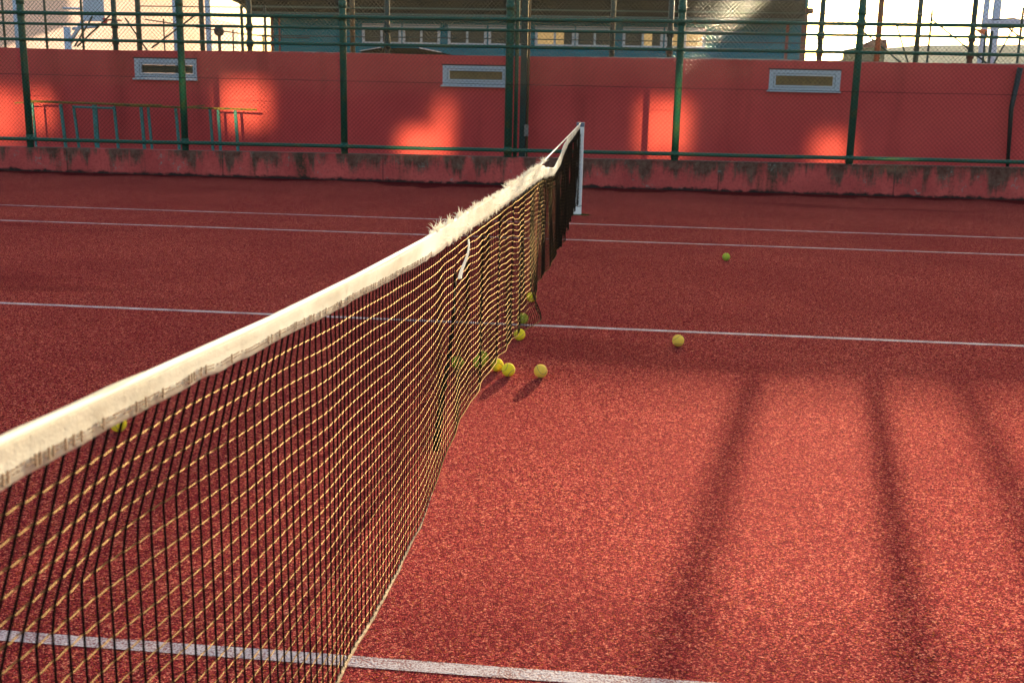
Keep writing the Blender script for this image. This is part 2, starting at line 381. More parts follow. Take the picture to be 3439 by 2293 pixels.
for (x0, x1, z0, z1, m_), (px0, px1, pz0, pz1), lab in zip(WIN, [(-8.231, -7.277, 1.612, 1.745), (-2.615, -1.690, 1.605, 1.742), (3.000, 3.945, 1.612, 1.765)],
        ['small white window with a dark pane', 'small white window with a tan pane', 'small white window with a brown tan pane']):
    f = MB(); y0, y1 = WY-.012, WY+.06
    f.box(x0, x1, y0, y1, z0+.03, pz0-.004).box(x0, x1, y0, y1, pz1+.004, z1).box(x0, px0-.004, y0, y1, pz0-.004, pz1+.004).box(px1+.004, x1, y0, y1, pz0-.004, pz1+.004)
    fo = f.build('window', M['frame'], wall, bevel=.004); fo['label'] = lab
    g = MB(); e = .035; t_ = .005
    for a, b, c2, d in ((px0-e, px1+e, pz1+e, pz1+e+t_), (px0-e, px1+e, pz0-e-t_, pz0-e), (px0-e-t_, px0-e, pz0-e, pz1+e), (px1+e, px1+e+t_, pz0-e, pz1+e)):
        g.box(a, b, y0-.003, y0+.01, c2, d)
    g.build('gasket', M['gasket'], fo)
    MB().box(px0, px1, WY+.02, WY+.03, pz0, pz1).build('pane', M[m_], fo)
    MB().box(x0-.03, x1+.012, WY-.05, WY+.02, z0, z0+.028).build('sill', M['frame'], fo, bevel=.003)
    MB().box(x0-.02, x1+.01, WY-.02, WY, z1+.003, z1+.02).build('lintel_shadow_strip', M['gasket'], fo)  # solid black strip drawn as a shadow line over the window

# ------------------------------------------------------------------ fences
def chain_link(x0, x1, z0, z1, y, s=.033, r=.0029):
    mb = MB(); nx = int((x1-x0)/s); nzs = int((z1-z0)/s)
    for i in range(nx):
        sway = noise.noise(Vector((i*.05, 0, 3)))*.01
        i0 = len(mb.v)
        for k in range(nzs+1):
            x = x0+(i+(k+i) % 2)*s; z = z0+k*s
            yy = y+(.0022 if (k % 2) else -.0022)+sway+noise.noise(Vector((x*.7, 0, z*1.3)))*.012
            for j in range(4):
                a = math.pi/2*j+.4; mb.v.append((x+math.cos(a)*r, yy+math.sin(a)*r, z))
        for k in range(nzs):
            for j in range(4):
                a = i0+k*4+j; b = i0+k*4+(j+1) % 4; mb.f.append((a, b, b+4, a+4))
    return mb
FY = 10.42
fence = thing('chain_link_fence', 'tall green pipe fence with chain link standing on the low stained wall', 'fence', (0, FY, .42))
px = [-14.15, -11.57, -8.995, -6.415, -3.842, -1.278, 1.26, 3.836, 6.41, 8.98]
for i, x in enumerate(px):
    b = MB().tube([(x, FY, ktop(x)-.05), (x, FY, 4.3)], .054 if x != -1.278 else .061, 14)
    for z in (.53, 2.45, 2.635): b.tube([(x, FY, z-.05), (x, FY, z+.05)], .062 if x != -1.278 else .068, 14)
    local(b.build('post', M['green'], smooth=True), fence)
local(MB().tube([(-1.175, FY+.05, .42), (-1.175, FY+.05, 4.3)], .032, 10).build('post', M['green'], smooth=True), fence)
for za, zb, rr in ((.505, .556, .030), (2.453, 2.461, .029), (2.288, 2.304, .022), (2.05, 2.064, .025)):
    a, c2 = -14.2, 9.2; sl = (zb-za)/15.8
    pts = [(a+(c2-a)*k/40, FY-.055, za+sl*(a+(c2-a)*k/40+9.5)+noise.noise(Vector((k*.8, za, 0)))*.006) for k in range(41)]
    local(MB().tube(pts, rr, 10).build('rail', M['green'], smooth=True), fence)
local(chain_link(-13.2, 9.2, .43, 4.0, FY-.09).build('chain_link', M['wire'], smooth=True), fence)
local(MB().tube([(-14.1+k*.5, FY-.095, 1.521+noise.noise(Vector((k*.7, 0, 9)))*.008-.0009*k*.5) for k in range(47)], .004, 5).build('tension_wire', M['wire']), fence)

AY = 13.42
fence2 = thing('chain_link_fence', 'second green pipe fence rising behind the red wall', 'fence', (0, AY, 0))
for x in (-13.97, -11.43, -8.894, -6.353, -3.815, 1.192, 3.753, 6.258, 8.8):
    b = MB().tube([(x, AY, 0), (x, AY, 4.6)], .048, 12)
    for z in (2.17, 2.45): b.tube([(x, AY, z-.06), (x, AY, z+.06)], .064, 12)
    local(b.build('post', M['greenB'], smooth=True), fence2)
for z in (4.55,):
    local(MB().tube([(-14+k, AY, z+noise.noise(Vector((k*.8, z, 5)))*.008) for k in range(24)], .029, 8).build('rail', M['greenB'], smooth=True), fence2)
local(chain_link(-13.5, 9.3, 2.02, 4.5, AY+.06, r=.0019).build('chain_link', M['wire'], smooth=True), fence2)

# steel column with its box in front of the wall
scn = thing('steel_column', 'dark green square steel column with small grey box in front of red wall', 'column', (-1.28, 12.72, .2))
local(MB().box(-1.335, -1.225, 12.66, 12.77, .22, 5.2).build('shaft', M['greenB'], bevel=.008), scn)
local(MB().box(-1.245, -1.170, 12.60, 12.656, .66, .86).build('junction_box', M['path'], bevel=.01), scn)
local(MB().tube([(-1.20, 12.70, .22), (-1.20, 12.70, 5.2)], .02, 8).build('conduit', M['brownpole']), scn)
lp = MB().tube([(6.92, 12.9, .22), (6.85, 12.86, 1.3), (6.93, 12.9, 1.96)], [.028, .04, .05], 8).build('leaning_dark_strip', M['dark'], smooth=True)  # slim tube forming a dark slanted strip against the wall
tag(lp, 'dark leaning strip on the red wall near its right end', 'pole')

# ------------------------------------------------------------------ rusty rack in the alley
RY = 12.42
rack = thing('steel_rack', 'rusty yellow rail on turquoise legs standing before the red wall', 'rack', (-8.2, RY, .22))
k_ = (RY+6.53)/(12.6+6.53)
def rx(x): return .585+(x-.585)*k_
def rz(z): return 1.377+(z-1.377)*k_
def railpts(a, b, za, zb, n=16, wob=.006): return [(rx(lerp(a, b, k/n)), RY-.02, rz(lerp(za, zb, k/n))+noise.noise(Vector((k*1.3, a, 1)))*wob) for k in range(n+1)]
local(MB().tube(railpts(-10.46, -9.85, 1.030, 1.072, 4, 0), .013, 6).build('top_rail', M['rack']), rack)
local(MB().tube(railpts(-10.15, -7.70, 1.066, 1.040), .022, 6).build('top_rail', M['rack']), rack)
local(MB().tube(railpts(-8.6, -5.976, 1.030, 1.008), .020, 6).build('top_rail', M['rack']), rack)
local(MB().tube(railpts(-9.35, -8.62, .985, .975, 6), .022, 6).build('lower_bar', M['rackleg']), rack)
local(MB().tube(railpts(-7.25, -6.92, 1.03, 1.062, 4, 0), .012, 6).build('bent_strip', M['rack']), rack)
for x, xb, w_, top in ((-10.13, -10.12, .017, 1.06), (-9.60, -9.55, .026, 1.05), (-9.36, -9.30, .022, 1.03), (-8.96, -8.96, .042, 1.05), (-8.60, -8.56, .024, 1.03), (-8.10, -8.07, .028, 1.04),
                       (-7.97, -7.93, .022, 1.04), (-7.46, -7.42, .025, 1.02), (-6.83, -6.80, .023, 1.02), (-6.68, -6.66, .024, 1.01), (-6.37, -6.34, .026, 1.01)):
    x, xb = rx(x), rx(xb); t_ = rz(top)-.02
    m_ = M['rackleg']
    local(MB().hexa([(xb-w_, RY-.02, .2), (xb+w_, RY-.02, .2), (xb+w_, RY+.015, .2), (xb-w_, RY+.015, .2), (x-w_, RY-.02, t_), (x+w_, RY-.02, t_), (x+w_, RY+.015, t_), (x-w_, RY+.015, t_)]).build('leg', m_, bevel=.003), rack)

# ------------------------------------------------------------------ behind the wall
BY = 24
yard = thing('pipe_fence', 'distant dark pipe fence with thin rails and diagonal braces beyond the red wall', 'fence', (0, BY, 0))
for x, r_, zt in ((-17.2, .035, 6), (-15.95, .035, 6), (-14.87, .035, 6), (-13.22, .075, 6.5), (-11.39, .07, 6.5), (-10.24, .045, 3.6), (-9.58, .04, 3.6), (-7.118, .07, 6.5), (-.016, .07, 6.5), (7.9, .07, 6.5), (8.2, .03, 3.72), (10.46, .035, 3.8), (9.75, .04, 3.2), (9.6, .03, 3.2)):
    local(MB().tube([(x, BY, 0), (x, BY, zt)], r_, 10).build('post', M['brownpole'] if x in (6.903, -7.118) else M['greenB'], smooth=True), yard)
for a, b in (((-13.1, 3.53), (9.3, 3.575)), ((-13.1, 3.35), (7.8, 3.41)), ((-9.8, 2.80), (6.5, 2.82)), ((9.7, 3.47), (12.5, 3.78))):
    local(MB().tube([(a[0], BY-.1, a[1]), (b[0], BY-.1, b[1])], .016, 6).build('rail', M['greenB']), yard)
for a, b in (((-13.95, 3.40), (-15.115, 2.42)), ((-14.6, 3.25), (-15.19, 2.42)), ((-13.65, 3.22), (-13.05, 2.35)), ((-11.55, 3.36), (-12.915, 2.42)), ((8.20, 3.50), (9.727, 2.40)),
             ((6.3, 3.32), (7.55, 2.38)), ((7.37, 3.30), (7.75, 2.36)), ((10.32, 3.35), (9.90, 2.36)), ((10.1, 3.35), (10.7, 2.9))):
    local(MB().tube([(a[0], BY+.1, a[1]), (b[0], BY+.1, b[1])], .024, 6).build('brace', M['greenB']), yard)
tag(MB().tube([(5.19, 15.7, 0), (5.19, 15.7, 5.6)], .055, 12).build('pole', M['brownpole'], smooth=True), 'lone rusty brown pole standing in the light just right of the sixth fence post', 'pole')
hr = thing('handrail', 'thin dark handrail sloping down behind the red wall on the left', 'handrail', (-11.5, 24.6, 0))
local(MB().tube([(-13.3, 24.6, 3.22), (-10.5, 24.6, 2.87), (-9.5, 24.6, 2.79), (-8.5, 24.6, 2.78)], .018, 6).build('rail', M['dark']), hr)
for x, zt in ((-12.75, 3.24), (-11.62, 3.06), (-11.1, 3.0), (-10.72, 2.98), (-9.85, 2.86)):
    local(MB().tube([(x, 24.6, 0), (x, 24.6, zt)], .022, 6).build('post', M['dark']), hr)
lmp = thing('round_lamp', 'dark round lamp on a thin pole behind the red wall', 'lamp', (-13.2, 30, 0))
local(MB().tube([(-13.18, 30, 0), (-13.18, 30, 3.25)], .03, 8).build('pole', M['dark']), lmp)
s_ = MB().tube([(-13.16, 30, 3.20+.17*math.cos(math.pi*(1-k/10))) for k in range(11)], [max(.17*math.sin(math.pi*k/10), .002) for k in range(11)], 16)
local(s_.build('lamp_head', M['dark'], smooth=True), lmp)
# pale steel masts
for x, zt, r_, lab in ((-20.2, 6, .11, 'pale blue steel mast standing left behind the fence'), (-14.64, 6, .09, 'pale blue steel mast seen beside the second fence post'), (-13.52, 6, .09, 'pale blue steel mast at the corner of the beige building')):
    tag(MB().tube([(x, 30, 0), (x, 30, zt)], r_, 12).build('mast', M['pale'], smooth=True), lab, 'mast', 'pale masts behind the red wall')
def hoop_stand(loc, mirror, label, ring):
    t_ = thing('basketball_hoop', label, 'basketball hoop', loc, 'basketball hoops behind the red wall')
    s = -1 if mirror else 1
    MB().tube([(0, 0, 0), (0, 0, 3.25)], .12, 12).build('mast', M['pale'], t_, smooth=True)
    MB().tube([(0, 0, 2.65), (s*.75, 0, 3.7)], .07, 8).tube([(s*.2, 0, 3.2), (s*1.1, 0, 3.3)], .05, 8).build('arm', M['pale'], t_, smooth=True)
    MB().tube([(-.1*s, 0, 3.86), (s*1.3, 0, 3.84)], .035, 8).build('top_bar', M['pale'], t_)
    b = MB().box(min(s*.62, s*1.35), max(s*.62, s*1.35), -.04, .0, 3.45, 4.6)
    b.build('backboard', M['pale'], t_, bevel=.01)
    n = 20; rr = .23; cx_ = s*1.68
    MB().tube([(cx_+rr*math.cos(2*math.pi*k/n), rr*math.sin(2*math.pi*k/n), 3.5) for k in range(n+1)], .022, 6).tube([(s*1.34, 0, 3.5), (cx_-s*rr, 0, 3.5)], .03, 6).tube([(s*1.36, 0, 3.36), (s*1.36, 0, 3.56)], .07, 8).build('ring', ring, t_)
    return t_
hoop_stand((-18.45, 30, 0), False, 'pale basketball stand with a red ring behind the wall at the left', M['redpaint'])
hs = thing('basketball_hoop', 'pale basketball stand with an orange ring behind the wall at the far right', 'basketball hoop', (12.0, 30, 0), 'basketball hoops behind the red wall')
MB().tube([(-.70, 0, 0), (-.70, 0, 6)], .10, 12).build('mast', M['pale'], hs, smooth=True)
MB().tube([(-.38, 0, 0), (-.38, 0, 6)], .13, 12).build('mast', M['pale'], hs, smooth=True)
MB().box(-.72, 1.8, -.06, .06, 3.74, 3.94).build('beam', M['pale'], hs)
MB().tube([(-.72, 0, 3.62), (.6, 0, 3.70)], .03, 6).build('arm', M['pale'], hs)
MB().prism([(-1.5, 3.64), (-.62, 3.60), (-.58, 3.40), (-.68, 3.42), (-.95, 3.60)], -.1, .1).build('ring', M['orange'], hs)

# blue building: drawn up at 55 m from its facade sizes, standing at 74 m
BS = (74+6.533)/(55+6.533)
def UX(x): return CAM.x+(x-CAM.x)*BS
def UZ(z): return CAM.z+(z-CAM.z)*BS
BX0, BX1, BFY = UX(-19.55), UX(9.60), 74
bb = thing('blue_building', 'large blue building with a row of white framed windows under a dark roof', 'building', (-5, BFY, 0))
def bpart(mb, name, m, parent=None, **k):
    o = mb.build(name, m, **k)
    if parent is None: local(o, bb)
    else: o.parent = parent
    return o
bpart(MB().box(BX0, BX1, BFY, BFY+6, -.3, 13.6), 'wall', M['blue'])
bpart(MB().box(BX0-.04, BX0+.16, BFY-.05, BFY+.12, -.3, UZ(5.4)), 'corner_trim', M['browntrim'])
bpart(MB().box(BX0+.55, BX0+.67, BFY-.05, BFY+.1, -.3, UZ(5.4)), 'corner_trim', M['browntrim'])
bpart(MB().box(BX1-.35, BX1+.03, BFY-.05, BFY+.12, -.3, UZ(5.9)), 'corner_trim', M['browntrim'])
bpart(MB().box(BX1-1.4, BX1-1.2, BFY-.05, BFY+.1, -.3, UZ(5.9)), 'corner_trim', M['browntrim'])
bpart(MB().box(BX1-.2, BX1+.33, BFY-.3, BFY+.2, UZ(5.82), UZ(6.08)), 'gutter_end', M['browntrim'])
RYF = BFY-1.8; kr = (RYF+6.533)/(55+6.533)
def cx(x): return CAM.x+(x-CAM.x)*kr
def cz(z): return CAM.z+(z-CAM.z)*kr
rf = bpart(MB().prism([(cx(-20.85), cz(5.45)), (cx(9.45), cz(5.50)), (cx(9.45), 13.7), (cx(-22.6), 13.7), (cx(-22.6), cz(6.45)), (cx(-21.2), cz(5.85))], RYF, BFY+5.5), 'roof', M['roof'])
for i in range(12):
    z = cz(5.62)+i*.31
    if z > cz(7.5): break
    MB().box(cx(-20.7) if i < 2 else cx(-21.1), cx(9.43), RYF-.12, RYF+.01, z, z+.13).build('corrugation', M['roof'], rf).matrix_parent_inverse = Matrix.Identity(4)
MB().box(cx(-20.8), cx(9.45), RYF-.16, RYF-.02, cz(5.45), cz(5.45)+.09).build('eave_trim', M['rooflip'], rf)
MB().box(cx(-20.8), cx(9.45), RYF-.16, RYF-.02, cz(5.78), cz(5.78)+.07).build('eave_trim', M['rooflip'], rf)
wins = [(-14.39, -12.20, 'dd'), (-12.12, -10.03, 'dd'), (-9.60, -7.46, 'dd'), (-7.36, -5.30, 'dd'), (-4.81, -2.66, 'lh'), (-2.60, -.54, 'dd'), (-.075, 2.09, 'dh'), (2.18, 4.34, 'll')]
for a, b, ty in wins:
    zt = UZ(4.885+.0016*(a+14)); zb = zt-1.02*BS; q = .19; a, b = UX(a), UX(b); f = MB(); y0, y1 = BFY-.08, BFY+.02; mid = (a+b)/2
    f.box(a, b, y0, y1, zt-.13, zt).box(a, b, y0, y1, zb, zb+q).box(a, a+q, y0, y1, zb+q, zt-.13).box(b-q, b, y0, y1, zb+q, zt-.13).box(mid-.08, mid+.08, y0, y1, zb+q, zt-.13)
    f.box(a, b, y0, y1, zt+.05, zt+.11)
    fo = bpart(f, 'window', M['frame'])
    for k, (u, v) in enumerate(((a+q, mid-.08), (mid+.08, b-q))):
        c2 = ty[k]
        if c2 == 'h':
            MB().box(u, (u+v)/2, BFY-.03, BFY-.01, zb+q, zt-.13).build('pane', M['glowpane'], fo); MB().box((u+v)/2, v, BFY-.03, BFY-.01, zb+q, zt-.13).build('pane', M['darkglass'], fo)
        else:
            MB().box(u, v, BFY-.03, BFY-.01, zb+q, zt-.13).build('pane', M['glowpane'] if c2 == 'l' else M['darkglass'], fo)
# beige building: its long sunlit side runs away from the court
bg_ = thing('beige_building', 'long pale beige building behind the pipe fences at the left', 'building', (-40, 65, 0))
local(MB().box(-60, -32.8, 50, 80, -.3, 17).build('wall', M['beige']), bg_)
lw = MB().hexa([(-34.3, 84, -.3), (-34.7, 92, -.3), (-45, 92, -.3), (-45, 84, -.3), (-34.3, 84, 6.97), (-34.7, 92, 6.9), (-45, 92, 6.9), (-45, 84, 6.97)]).build('low_house', M['beige'])
tag(lw, 'low pinkish house beyond the end of the beige building', 'house')
fh = thing('far_house', 'small grey house far off right of the blue building', 'house', (24, 120, 0))
local(MB().box(24.6, 27.6, 120, 128, 0, 7.0).build('wall', M['terrain']), fh)
local(MB().prism([(24.4, 7.0), (27.8, 7.0), (27.6, 7.9), (26.2, 7.9)], 119.6, 128.4).build('roof', M['browntrim']), fh)
# shed with hipped roof just behind the wall
sh = thing('shed', 'low dark hipped shed roof with white edges just showing over the red wall', 'shed', (-4.3, 17, 0))
local(MB().box(-5.0, -3.6, 17.0, 19, 0, 2.12).build('wall', M['path']), sh)
local(MB().prism([(-5.15, 2.10), (-3.45, 2.10), (-3.45, 2.19), (-3.90, 2.262), (-4.70, 2.262), (-5.15, 2.185)], 16.9, 19.1).build('roof', M['roof']), sh)
local(MB().tube([(-5.17, 16.88, 2.188), (-4.72, 16.88, 2.268)], .006, 5).build('edge_trim', M['white']), sh)
local(MB().tube([(-3.43, 16.88, 2.188), (-3.90, 16.88, 2.268)], .009, 5).build('edge_trim', M['white']), sh)

# ------------------------------------------------------------------ tennis net
TOP = [(-6.38,1.066,1.012),(-5.6,1.050,1.000),(-5.38,1.040,.992),(-5.18,1.027,.982),(-4.84,1.009,.963),(-4.3,.989,.935),(-3.84,.967,.914),(-3.5,.963,.897),(-3.13,.963,.886),(-2.68,.955,.881),
       (-1.65,.938,.862),(-.45,.930,.847),(.6,.922,.835),(1.0,.905,.825),(1.3,.872,.803),(2.1,.823,.765),(2.8,.875,.790),(3.4,.955,.868),(4.0,.985,.925),(6.38,1.060,1.005)]
BOT = [(-6.38,0,.10),(-5,0,.11),(-4.43,0,.122),(-4.03,0,.102),(-3.65,0,.088),(-3.38,0,.10),(-3.14,0,.131),(-2.88,0,.178),(-2.62,0,.187),(-2.08,0,.177),(-1.17,0,.12),(-.6,.0,.072),(-.3,.015,.035),(.06,.035,.030),
       (.22,.01,.085),(.98,0,.126),(1.5,.005,.10),(1.9,.03,.12),(2.1,.03,.12),(2.5,0,.12),(3.1,.005,.09),(4.07,0,.134),(5.7,0,.138),(6.38,0,.14)]
CELL = .034; NROW = 25
def sm(a, b, x):
    t = min(1, max(0, (x-a)/(b-a))); return t*t*(3-2*t)
def netp(y, v):
    tz = curve(TOP, y)[1]; bx_, bz_ = curve(BOT, y)
    A = .002+.0045*sm(-4.0, -1.0, y)+.010*sm(2.2, 3.0, y)
    e = sm(0, .12, v)
    x = bx_*v**3 + A*e*(math.sin(y*11.2+1.6*v+.4)+.55*math.sin(y*19.7-1.1*v+2)+.5*noise.noise(Vector((y*2.3, v*1.5, 0))))
    kb_ = sm(-4.4, -5.7, y); x += -.080*kb_*min(1, v/(.05+.24*kb_))*(1-.3*sm(.6, 1, v))
    x += .020*sm(1.9, 2.3, y)*e*(1-sm(3.2, 4.5, y)) - .015*math.exp(-((y-2.25)/.16)**2)*e
    x += .045*math.exp(-((y-.05)/.30)**2)*sm(.80, .97, v)
    if y > 6.0: x *= (6.38-y)/.38
    z = tz+(bz_-tz)*v
    zr = sm(-3.6, -1.8, y)*(.0030*math.sin(y*14+v*2)+.0035*math.sin(y*23+1)+.006*noise.noise(Vector((y*4, v*4, 7))))*e
    zr -= .030*math.exp(-((y-2.35)/.14)**2)*e*(1-v)
    z += zr*(1-v*.5)
    if z < .006: z = .006
    return (x, y, z)
net = thing('tennis_net', 'sagging black tennis net with a torn white headband across the red court', 'tennis net', (0, 0, 0))
NC = int(12.72/CELL)
ys = [-6.36+CELL*i for i in range(NC+1)]
G = [[netp(y, r_/NROW) for y in ys] for r_ in range(NROW+1)]
mb = MB()
for r_ in range(1, NROW):
    pts = []
    for i in range(NC+1):
        x, y, z = G[r_][i]; d = .0016
        pts += [(x, y-.004, z+d), (x, y+.004, z-d)]
    mb.tube(pts, .0012, 5, cap=False)
nrowf = len(mb.f)
for i in range(NC+1):
    mb.tube([G[r_][i] for r_ in range(NROW+1)], .0016+.0002*(1-sm(-4, -2.5, ys[i]))+.0008*sm(-1, 2, ys[i])+.0014*sm(2.0, 2.6, ys[i]), 5, cap=False)
for i in range(int(NC*.42)):
    for r_ in range(1, NROW):
        x, y, z = G[r_][i]; q = .0026; k = len(mb.v)
        mb.v += [(x+q,y,z),(x-q,y,z),(x,y+q,z),(x,y-q,z),(x,y,z+q),(x,y,z-q)]
        mb.f += [(k,k+2,k+4),(k+2,k+1,k+4),(k+1,k+3,k+4),(k+3,k,k+4),(k+2,k,k+5),(k+1,k+2,k+5),(k+3,k+1,k+5),(k,k+3,k+5)]
nm = mb.build('net_mesh', M['cord'], net, smooth=True); nm.data.materials.append(M['cordv'])
nm.data.polygons.foreach_set('material_index', [0 if i < nrowf else 1 for i in range(len(nm.data.polygons))])
# headband: closed folded strip
tp = MB(); n_ = 10; ysT = [-6.36+.02*i for i in range(int(12.70/.02)+1)]
def band(y):
    tz, bz_ = curve(TOP, y)
    fray = sm(-3.45, -3.2, y)*(1-sm(.9, 1.3, y))
    wob = noise.noise(Vector((y*9, 0, 0)))*.0035+noise.noise(Vector((y*30, 4, 0)))*.0015
    tz += wob*(.4+2.0*fray); bz_ += noise.noise(Vector((y*14, 9, 0)))*.003*(1+2.2*fray)
    return tz, bz_
for y in ysT:
    tz, bz_ = band(y); h = tz-bz_; bul = noise.noise(Vector((y*5, 2, 0)))*.003
    th = .0052
    prof_ = [(0, tz), (th*.8, tz-.004), (th, tz-.012), (th*.7+bul, tz-h*.45), (th*.55-bul, tz-h*.75), (.004, bz_), (-.004, bz_), (-th*.55+bul, tz-h*.75), (-th*.7, tz-h*.45), (-th, tz-.010)]
    tp.v += [(x+netp(y, 0)[0]*0, y, z) for x, z in prof_]
for k in range(len(ysT)-1):
    for j in range(n_):
        a = k*n_+j; b = k*n_+(j+1) % n_; tp.f.append((a, a+n_, b+n_, b))
tp.f.append(tuple(range(n_))); tp.f.append(tuple(reversed(range((len(ysT)-1)*n_, len(ysT)*n_))))
hb = tp.build('headband', M['tape'], net, smooth=True)
# two rows of stitches near the lower edge
st = MB()
y = -6.3
while y < -3.3:
    tz, bz_ = band(y); h = tz-bz_
    for dz in (.009, .0135):
        if random.random() < .8: st.box(.0052, .0068, y, y+.0045+random.random()*.003, bz_+dz, bz_+dz+.0013)
    if random.random() < .22: st.box(.005, .0066, y, y+.003, bz_+.004, bz_+.017)
    y += .0085
st.build('stitching', M['stitch'], hb)
# headline cable
cb = [(0, y, curve(TOP, y)[0]-.006) for y in (-6.38, -5.6, -4.8, -4.2, -3.4, -2.6, -1.6, -.4, .6)]+[(0, 1.0, .928), (0, 1.6, .943), (0, 2.6, .965), (0, 3.6, .988), (0, 6.38, 1.055)]
MB().tube(cb, .0055, 8).build('headline_cable', M['fray'], net, smooth=True)
# frayed fibres
fr = MB()
def fibre(x, y, z, d, L, r0):
    p = Vector((x, y, z)); d = Vector(d).normalized(); pts = [p.copy()]; n = 4
    for k in range(n):
        d = (d+Vector((random.gauss(0, .28), random.gauss(0, .28), random.gauss(-.05, .22)))).normalized(); p = p+d*(L/n); pts.append(p.copy())
    fr.tube(pts, [r0*(1-.8*k/n) for k in range(n+1)], 3, cap=False)
for i in range(420):
    y = random.uniform(-3.30, 1.15)
    tz, bz_ = band(y) if y < .9 else (.925, .89)
    cd_ = Vector((random.gauss(.05, .45), random.gauss(-.35, .55), 1)); L0 = random.choice((.006, .008, .011, .015, .020))*random.uniform(.7, 1.3)
    if noise.noise(Vector((y*5, 0, 3))) < -.15: L0 *= .5
    if y > -1.2: L0 *= 1.5
    for k in range(random.randint(4, 12)):
        fibre(random.uniform(-.005, .006), y+random.gauss(0, .006), tz-random.uniform(.0, .006), cd_+Vector((random.gauss(0, .25), random.gauss(0, .25), 0)), L0*random.uniform(.6, 1.1), random.uniform(.0009, .0020))
for i in range(900):
    y = random.uniform(-3.2, 1.1); tz, bz_ = band(y)
    fibre(.004, y, random.uniform(bz_+.005, tz), (1, random.gauss(-.4, .7), random.gauss(.0, .7)), random.uniform(.005, .014), .0011)
for i in range(260):
    y = random.uniform(-2.9, 2.2); tz, bz_ = band(y)
    fibre(random.uniform(-.003, .006), y, bz_+.003, (random.gauss(.1, .4), random.gauss(0, .5), -1), random.uniform(.005, .022), .0012)
for y0 in (-3.22, -3.12, -2.95, -2.7, -2.35):
    for k in range(10): fibre(0, y0+random.gauss(0, .015), band(y0)[0]-.003, (random.gauss(0, .25), random.gauss(-.25, .25), 1), random.uniform(.018, .042), .0013)
for k in range(26): fibre(0, 1.05+random.gauss(0, .06), .925, (random.gauss(0, .5), random.gauss(-.3, .4), random.gauss(.5, .6)), random.uniform(.02, .06), .002)
fr.build('frayed_fringe', M['fray'], hb)
# centre strap, twisted white at its top and dark below
def strap(y0, y1, z0, z1, w0, w1, tw, n=14):
    s = MB()
    for k in range(n+1):
        t_ = k/n; y = lerp(y0, y1, t_); z = lerp(z0, z1, t_); w_ = lerp(w0, w1, t_); a = tw*t_
        x = netp(y, min(1, max(0, (curve(TOP, y)[1]-z)/(curve(TOP, y)[1]-curve(BOT, y)[1]))))[0]+.006*math.sin(t_*5)
        dx, dy = math.sin(a)*w_/2, math.cos(a)*w_/2
        s.v += [(x+.004-dx, y-dy, z), (x+.004+dx, y+dy, z), (x-.001+dx, y+dy, z), (x-.001-dx, y-dy, z)]
        if k:
            b = 4*k
            for j in range(4): s.f.append((b-4+j, b-4+(j+1) % 4, b+(j+1) % 4, b+j))
    s.f.append((0, 1, 2, 3)); s.f.append((4*n+3, 4*n+2, 4*n+1, 4*n))
    return s
so = strap(-2.62, -2.80, .86, .745, .007, .011, .9).build('centre_strap', M['fray'], net)
so.location.x = .016; so['label'] = 'short twisted white top end of the strap'
strap(-2.76, -3.06, .76, .20, .020, .032, .5).build('centre_strap', M['strapdark'], net)['label'] = 'long lower length of the strap, darkened as its shaded side'
for o_ in net.children:
    if o_.name.startswith('centre_strap.'): o_.location.x = -.012
# foot cord, thick and pale near the camera
ft = MB(); yy = [-6.36+.03*i for i in range(int(3.15/.03))]
ft.tube([(netp(y, 1)[0]+noise.noise(Vector((y*16, 0, 0)))*.003, y, netp(y, 1)[2]+noise.noise(Vector((y*13, 3, 0)))*.003) for y in yy], [(.0050+.002*noise.noise(Vector((y*22, 1, 1))))*(1-.7*sm(-3.8, -3.22, y)) for y in yy], 7)
ft.build('foot_cord', M['cordlt'], net, smooth=True)
yy = [-3.24+.04*i for i in range(int(9.6/.04))]
MB().tube([(netp(y, 1)[0], y, netp(y, 1)[2]) for y in yy], .0028, 5).build('foot_cord', M['cord'], net)
# lacing to the far post
MB().tube([(.012*math.sin(k*1.9), 6.352+.012*math.cos(k*1.9), 1.0-.86*k/60) for k in range(61)], .0035, 5).tube([(.02, 6.34, .62), (.02, 6.40, .60), (.05, 6.40, .60)], .004, 5).build('lacing', M['fray'], net)

# net posts
def make_post(loc, label):
    t_ = thing('net_post', label, 'net post', loc, 'net posts')
    MB().box(-.042, .042, -.04, .04, 0, 1.015).build('shaft', M['white'], t_, bevel=.006)
    MB().box(-.046, .046, -.044, .044, 1.017, 1.068).build('cap', M['capgrey'], t_, bevel=.004)
    MB().box(.004, .010, -.049, -.041, .12, .95).tube([(-.045, -.05, .12), (0, -.055, .10), (.05, -.045, .11)], .004, 5).build('lacing_bar', M['dark'], t_)
    return t_
np_ = make_post((0.002, 6.43, 0), 'white net post with a grey cap at the far end of the net')
MB().hexa([(-.085, -.03, 0), (-.045, -.03, 0), (-.045, .03, 0), (-.085, .03, 0), (-.052, -.02, .17), (-.045, -.02, .17), (-.045, .02, .17), (-.052, .02, .17)]).build('foot_brace', M['white'], np_)
make_post((0.002, -6.45, 0), 'white net post at the near end of the net beside the photographer')
ms = MB()
for i in range(500):
    a = random.uniform(0, 6.283); r_ = random.uniform(.03, .13)*random.uniform(.6, 1); x = .02+math.cos(a)*r_*1.3; y = 6.40+math.sin(a)*r_*.6; h = random.uniform(.005, .018)
    k = len(ms.v); ms.v += [(x-.003, y, .001), (x+.003, y, .001), (x+random.gauss(0, .005), y+random.gauss(0, .005), h)]; ms.f.append((k, k+1, k+2))
tag(ms.build('moss', M['moss']), 'dark moss growing round the foot of the far net post', 'moss', kind='stuff')

